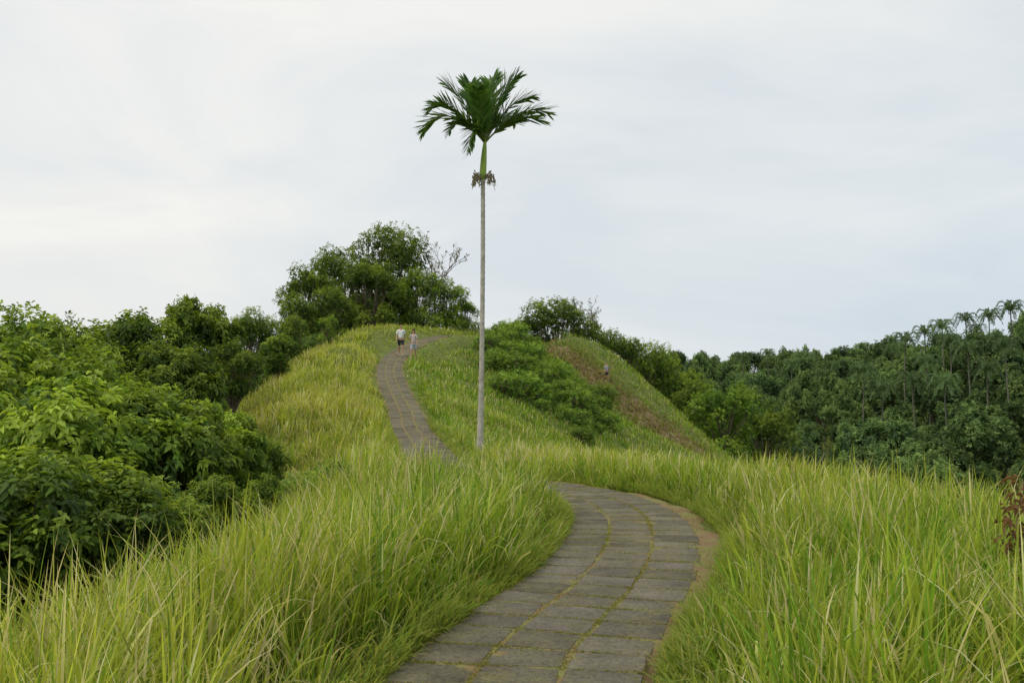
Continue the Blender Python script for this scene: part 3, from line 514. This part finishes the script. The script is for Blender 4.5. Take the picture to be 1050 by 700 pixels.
# ------------------------------------------------------------ palms
def frond(base, mid, tip, nleaf=30, ll=.62, lw=.05, droop=.25, hang=.3, seed=0, col=(.035, .085, .018), col2=(.06, .13, .025), nseg=14):
    r = np.random.default_rng(seed); base, mid, tip = map(lambda a: np.array(a, float), (base, mid, tip)); ctrl = 2*mid-.5*(base+tip)
    f = lambda t: (1-t)**2*base+2*t*(1-t)*ctrl+t*t*tip
    parts = [tube([f(i/nseg) for i in range(nseg+1)], [.022*(1-i/nseg)+.004 for i in range(nseg+1)], 5)]
    V0, Q0 = parts[0]; C0 = np.tile(np.array((.16, .22, .05)), (len(V0), 1)); Vs = [V0]; Qs = [Q0]; Cs = [C0]; off = len(V0)
    up0 = np.array((0, 0, 1.))
    for i in range(nleaf):
        t = .12+.86*i/(nleaf-1); p = f(t); tg = f(min(1, t+.02))-f(t-.02); tg /= np.linalg.norm(tg)
        sd_ = np.cross(tg, up0); nrm = np.linalg.norm(sd_); sd_ = sd_/nrm if nrm > .15 else np.array((1., 0, 0)); nn_ = np.cross(sd_, tg)
        env = (.45+.55*sin(pi*min(1, t*.95+.05))**.7)
        for sg in (-1, 1):
            L_ = ll*env*r.uniform(.85, 1.1); d = sd_*sg*r.uniform(.5, .85)+tg*r.uniform(.65, 1.)+nn_*r.uniform(-.2, .4); d /= np.linalg.norm(d)
            wv = np.cross(d, nn_+sd_*sg*.3); wv /= np.linalg.norm(wv); c = np.array(col)+(np.array(col2)-np.array(col))*r.random(); q = p.copy(); dd = d.copy(); ns_ = 4
            for k in range(ns_+1):
                u = k/ns_; w_ = lw*(.5+.9*u if u < .5 else .95*(1-((u-.5)/.5)**2)+.08); Vs.append(np.array([q-wv*w_*.5, q+wv*w_*.5])); Cs.append(np.array([c, c]))
                q = q+dd*L_/ns_; dd = dd-up0*(droop*(.3+u)); dd /= np.linalg.norm(dd)
            Qs.append(np.array([[off+2*k, off+2*k+1, off+2*k+3, off+2*k+2] for k in range(ns_)])); off += 2*(ns_+1)
    return np.concatenate(Vs), np.concatenate(Qs), np.concatenate(Cs)
bx, by, bz = at(492, 462, 25); bz = H(bx, by)
tz = at(494, 182, 25)[2]; cz = at(497, 146, 25)[2]
palm = empty('areca_palm', (bx, by, bz)); tag(palm, 'tall slender palm with pale ringed trunk standing alone beside the path', 'palm tree')
hT = tz-bz; hC = cz-bz
pts = []; rad = []; n_ = 150
for i in range(n_+1):
    t = i/n_; zz = hT*t; ring = .005 if i % 3 == 0 else 0; pts.append((.035*sin(t*2.6)+.05*t, 0, zz-.15*(1-t))); rad.append(.062+.04*(1-t)**6-.008*t+ring)
V, Q = tube(pts, rad, 14); link('trunk', npmesh('trunk', V, Q, None, M_ptrunk, True), palm)
tp = pts[-1]
V, Q = tube([(tp[0], 0, hT-.05), (tp[0]+.0, 0, hT+.1), (tp[0]+.02, 0, hT+.45), (tp[0]+.04, 0, hT+.75), (tp[0]+.06, 0, hC+.1)], [.06, .09, .08, .06, .03], 14); link('crownshaft', npmesh('crownshaft', V, Q, None, M_shaft, True), palm)
B = np.array((tp[0]+.05, 0, hC-.02))
FRD = [((-.88, .1, .72), (-1.62, .2, .38), .74), ((-.8, -.3, .8), (-1.35, -.5, .75), .6), ((-.52, .05, 1.0), (-1.0, .1, 1.55), .78), ((-.26, .3, 1.05), (-.4, .5, 1.7), .66), ((.06, .2, 1.05), (.2, .35, 1.75), .7), ((.36, -.1, 1.05), (.82, -.2, 1.7), .72), ((.6, .2, .95), (1.25, .3, 1.3), .68),
       ((.88, .15, .8), (1.62, .3, .88), .76), ((.75, -.2, .55), (1.45, -.4, .45), .62), ((-.22, -.35, .3), (-.42, -.5, -.4), .5), ((-.5, -.3, .45), (-.9, -.5, .15), .5), ((.35, .7, .8), (.8, 1.4, .9), .6), ((-.1, -.6, .8), (-.15, -1.25, 1.05), .5)]
for i, (m1, t1, sc1) in enumerate(FRD):
    V, Q, C = frond(B, B+np.array(m1), B+np.array(t1), 34, sc1, .074, droop=.07, seed=i, col=(.05, .12, .025), col2=(.12, .22, .045)); link('frond', npmesh('frond', V, Q, C, M_palm), palm)
for j in range(5):
    a = j*1.26+.3; parts = []
    for k in range(9):
        da = a+random.uniform(-.5, .5); l = random.uniform(.12, .3); p0 = np.array((tp[0]+.06*cos(a), .06*sin(a), hT+random.uniform(-.05, .06))); p1 = p0+np.array((cos(da)*l*.8, sin(da)*l*.8, random.uniform(-.03, .1))); p2 = p1+np.array((cos(da)*.05, sin(da)*.05, -l*random.uniform(.7, 1.5)))
        parts.append(tube([p0, p1, (p1+p2)/2, p2], [.01, .008, .008, .005], 5))
        for q in range(3):
            c_ = p1+(p2-p1)*(q/3)+np.array([random.uniform(-.03, .03) for _ in range(3)]); parts.append(tube([c_-(0, 0, .028), c_-(0, 0, .014), c_+(0, 0, .014), c_+(0, 0, .028)], [.003, .016, .016, .003], 6))
    V, Q, _ = joinm(parts); link('fruit_bunch', npmesh('fruit_bunch', V, Q, None, M_fruit, True), palm)
parts = []
for i in range(19):
    a = i*2.4; e_ = (1.3, .6, .0)[i % 3]; R_ = 2.5; d = np.array((cos(a), sin(a), 0)); parts.append(frond((0, 0, 17), np.array((0, 0, 17))+d*R_*.55+np.array((0, 0, .4+e_)), np.array((0, 0, 17))+d*R_+np.array((0, 0, e_*1.5-1.1)), 15, .68, .16, droop=.3, seed=50+i, col=(.07, .12, .045), col2=(.14, .21, .07), nseg=6))
V, Q, C = joinm(parts); cpc = npmesh('crown', V, Q, C, M_far_haze)
V, Q = tube([(0, 0, -1), (.3, 0, 4), (.35, 0, 9), (.1, 0, 14.5), (0, 0, 17.1)], [.22, .16, .12, .1, .1], 8); cpt = npmesh('trunk', V, Q, None, M_cocobark, True)
CP = (cpc, cpt, 18.4)
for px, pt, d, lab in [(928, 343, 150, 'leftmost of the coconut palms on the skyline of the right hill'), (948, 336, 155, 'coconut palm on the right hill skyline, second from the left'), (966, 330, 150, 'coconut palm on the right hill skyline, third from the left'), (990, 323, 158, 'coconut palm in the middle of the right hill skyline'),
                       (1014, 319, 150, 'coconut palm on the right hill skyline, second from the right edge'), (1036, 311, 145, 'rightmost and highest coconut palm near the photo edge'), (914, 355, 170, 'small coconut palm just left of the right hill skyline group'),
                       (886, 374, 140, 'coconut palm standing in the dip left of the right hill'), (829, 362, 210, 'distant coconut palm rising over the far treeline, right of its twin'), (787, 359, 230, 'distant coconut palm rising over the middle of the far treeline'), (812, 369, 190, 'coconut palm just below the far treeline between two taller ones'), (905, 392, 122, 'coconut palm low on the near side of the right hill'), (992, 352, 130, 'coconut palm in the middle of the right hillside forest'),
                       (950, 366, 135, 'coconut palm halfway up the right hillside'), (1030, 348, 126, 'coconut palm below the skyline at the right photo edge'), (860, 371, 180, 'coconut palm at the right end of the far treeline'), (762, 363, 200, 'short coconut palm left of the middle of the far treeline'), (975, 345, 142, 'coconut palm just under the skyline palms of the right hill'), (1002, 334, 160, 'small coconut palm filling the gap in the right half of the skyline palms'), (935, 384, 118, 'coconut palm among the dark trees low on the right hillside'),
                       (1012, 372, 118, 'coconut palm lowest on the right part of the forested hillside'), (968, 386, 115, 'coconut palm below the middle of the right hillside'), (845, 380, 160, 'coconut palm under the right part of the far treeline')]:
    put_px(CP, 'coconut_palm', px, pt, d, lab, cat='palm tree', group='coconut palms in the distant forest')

# ------------------------------------------------------------ people
def flatmat(name, c, rough=.8):
    return noisemat(name, [(.3, tuple(v*.85 for v in c)), (.7, tuple(min(1, v*1.1) for v in c))], 9, rough=rough, bump=.15)
def skinobj(name, verts, edges, mat, parent, root=0, sub=2):
    bm = bmesh.new(); lay = bm.verts.layers.skin.verify(); vs = []
    for i, (p, r) in enumerate(verts):
        v = bm.verts.new(p); v[lay].radius = (r, r) if not hasattr(r, '__len__') else r; v[lay].use_root = (i == root); vs.append(v)
    for a, b in edges: bm.edges.new((vs[a], vs[b]))
    me = bpy.data.meshes.new(name); bm.to_mesh(me); bm.free(); me.materials.append(mat); o = link(name, me, parent)
    m1 = o.modifiers.new('skin', 'SKIN'); m1.use_smooth_shade = True; m2 = o.modifiers.new('sub', 'SUBSURF'); m2.levels = sub; m2.render_levels = sub; return o
SK = flatmat('skin', (.45, .27, .18), .6); HR = flatmat('dark_hair', (.03, .02, .015)); SH = flatmat('shoe', (.3, .3, .3)); EYM = flatmat('eye_dark', (.02, .02, .02), .3)
def person(x, y, z, yaw, hgt, label, shirt, shorts, step=.16, swing=.14, long_hair=False, group=None):
    r = empty('person', (x, y, z), yaw, hgt/1.74); tag(r, label, 'person', group)
    st, sw = step, swing
    V = [((0, 0, .95), (.13, .10)), ((0, 0, 1.1), (.12, .09)), ((0, 0, 1.28), (.145, .10)), ((0, .0, 1.42), (.10, .075)), ((0, 0, 1.5), .052), ((0, -.01, 1.56), (.065, .07)), ((0, -.012, 1.64), (.078, .092)), ((0, -.005, 1.71), (.06, .07))]
    E = [(0, 1), (1, 2), (2, 3), (3, 4), (4, 5), (5, 6), (6, 7)]
    def add(p, r_, par): V.append((p, r_)); E.append((par, len(V)-1)); return len(V)-1
    for sx_ in (-1, 1):
        f = -st if sx_ > 0 else st
        h = add((sx_*.09, 0, .88), .088, 0); k = add((sx_*.10, f*.6-.03, .5), .055, h); c = add((sx_*.1, f*.85+.02, .34), .052, k); a = add((sx_*.1, f+(.06 if f > 0 else 0), .09+(.03 if f > 0 else 0)), .036, c); h2 = add((sx_*.11, f-.08+(.06 if f > 0 else 0), .04), .035, a); add((sx_*.115, f-.16+(.05 if f > 0 else 0), .03), .026, h2)
        g = sw if sx_ > 0 else -sw
        s_ = add((sx_*.175, 0, 1.39), .055, 3); e_ = add((sx_*.225, g*.3+.03, 1.12), .04, s_); w_ = add((sx_*.235, g-.03, .88), .026, e_); p_ = add((sx_*.235, g-.055, .82), (.018, .036), w_)
        for q in range(4):
            f1 = add((sx_*.235, g-.085+q*.021, .77), .0085, p_); add((sx_*.225, g-.09+q*.021, .735+.01*abs(q-1.4)), .007, f1)
        t1 = add((sx_*.225, g-.1, .81), .01, p_); add((sx_*.215, g-.12, .78), .008, t1)
    add((0, -.1, 1.625), .012, 6)
    skinobj('body', V, E, SK, r)
    V = [((0, 0, .93), (.155, .122)), ((0, 0, 1.1), (.145, .112)), ((0, 0, 1.28), (.165, .12)), ((0, 0, 1.42), (.115, .09)), ((0, 0, 1.475), (.06, .06))]; E = [(0, 1), (1, 2), (2, 3), (3, 4)]
    for sx_ in (-1, 1):
        g = sw if sx_ > 0 else -sw; V.append(((sx_*.18, 0, 1.395), .068)); E.append((3, len(V)-1)); V.append(((sx_*.218, g*.25+.02, 1.18), .058)); E.append((len(V)-2, len(V)-1))
    skinobj('shirt', V, E, shirt, r)
    V = [((0, 0, .97), (.15, .12))]; E = []
    for sx_ in (-1, 1):
        f = -st if sx_ > 0 else st; V.append(((sx_*.092, 0, .86), .105)); E.append((0, len(V)-1)); V.append(((sx_*.1, f*.55-.02, .55), .08)); E.append((len(V)-2, len(V)-1))
    skinobj('shorts', V, E, shorts, r)
    hv = [((0, .035, 1.665), (.088, .082)), ((0, .005, 1.725), (.068, .07))]; he = [(0, 1)]
    if long_hair: hv += [((0, .075, 1.56), (.07, .045)), ((0, .085, 1.42), (.055, .03))]; he += [(0, 2), (2, 3)]
    skinobj('hair', hv, he, HR, r)
    for sx_ in (-1, 1):
        f = -st if sx_ > 0 else st; b_ = .06 if f > 0 else 0
        skinobj('shoe', [((sx_*.1, f+b_+.03, .05), .045), ((sx_*.112, f-.07+b_, .042), .046), ((sx_*.117, f-.17+b_, .032), .032)], [(0, 1), (1, 2)], SH, r)
        skinobj('eye', [((sx_*.03, -.098, 1.645), .009), ((sx_*.034, -.098, 1.645), .009)], [(0, 1)], EYM, r, sub=1)
    return r
Wm = flatmat('white_cloth', (.75, .77, .8)); Nv = flatmat('dark_cloth', (.03, .035, .05)); Gy = flatmat('pale_rose_cloth', (.5, .43, .42)); Bg = flatmat('light_blue_cloth', (.4, .47, .58)); Pl = flatmat('grey_cloth', (.36, .36, .38)); Bk = flatmat('black_cloth', (.02, .02, .025))
def onpath(sy):
    i = np.abs(PT[:, 1]-sy).argmin(); return PT[i, 2]
x1 = at(411, 360, 55.5)[0]; person(x1, 55.5, onpath(55.5)+.03, radians(5), 1.8, 'walking person in white shirt and dark shorts, left of the pair on the path', Wm, Nv)
x2 = at(424, 360, 54.5)[0]; person(x2, 54.5, onpath(54.5)+.02, radians(-6), 1.64, 'walking person in pale top and light shorts, right of the pair on the path', Gy, Bg, step=-.14, swing=-.12, long_hair=True)
q = hit(622, 392, 50)
if q: person(q[0], q[1], q[2], radians(20), 1.5, 'lone person in grey shirt standing in the grass near the hill crest', Pl, Nv, step=.1)
for px, d, h_, yw, lab in ((507, 88, 1.5, 30, 'tiny dark clothed person on the skyline, nearest to the palm trunk'), (518, 87, 1.55, -40, 'tiny dark clothed person on the skyline, second to the right of the palm trunk')):
    x = at(px, 335, d)[0]; person(x, d, H(x, d), radians(yw), h_, lab, Bk, Nv, step=.08, swing=.06)
wx, wy, _ = at(1046, 560, 5.6); wz = H(wx, wy); n_ = 60
wd_ = empty('dried_weed', (wx, wy, wz), 0, .8); tag(wd_, 'withered reddish brown weed in the grass at the right photo edge', 'plant')
V, Q = tube([(0, 0, -.05), (.02, 0, .4), (-.01, .02, .8), (.03, 0, 1.12)], [.01, .009, .007, .004], 6); link('stem', npmesh('stem', V, Q, None, M_fruit, True), wd_)
c = np.stack([rng.normal(0, .05, n_), rng.normal(0, .05, n_), rng.uniform(.45, 1.1, n_)], 1); V, Q, C = sprigs(c, unit(rng.normal(0, 1, (n_, 3))), 3, .08, .022, np.tile((.2, .11, .055), (n_, 1)), droop=.7)
link('withered_leaves', npmesh('withered_leaves', V, Q, C, M_grass), wd_)
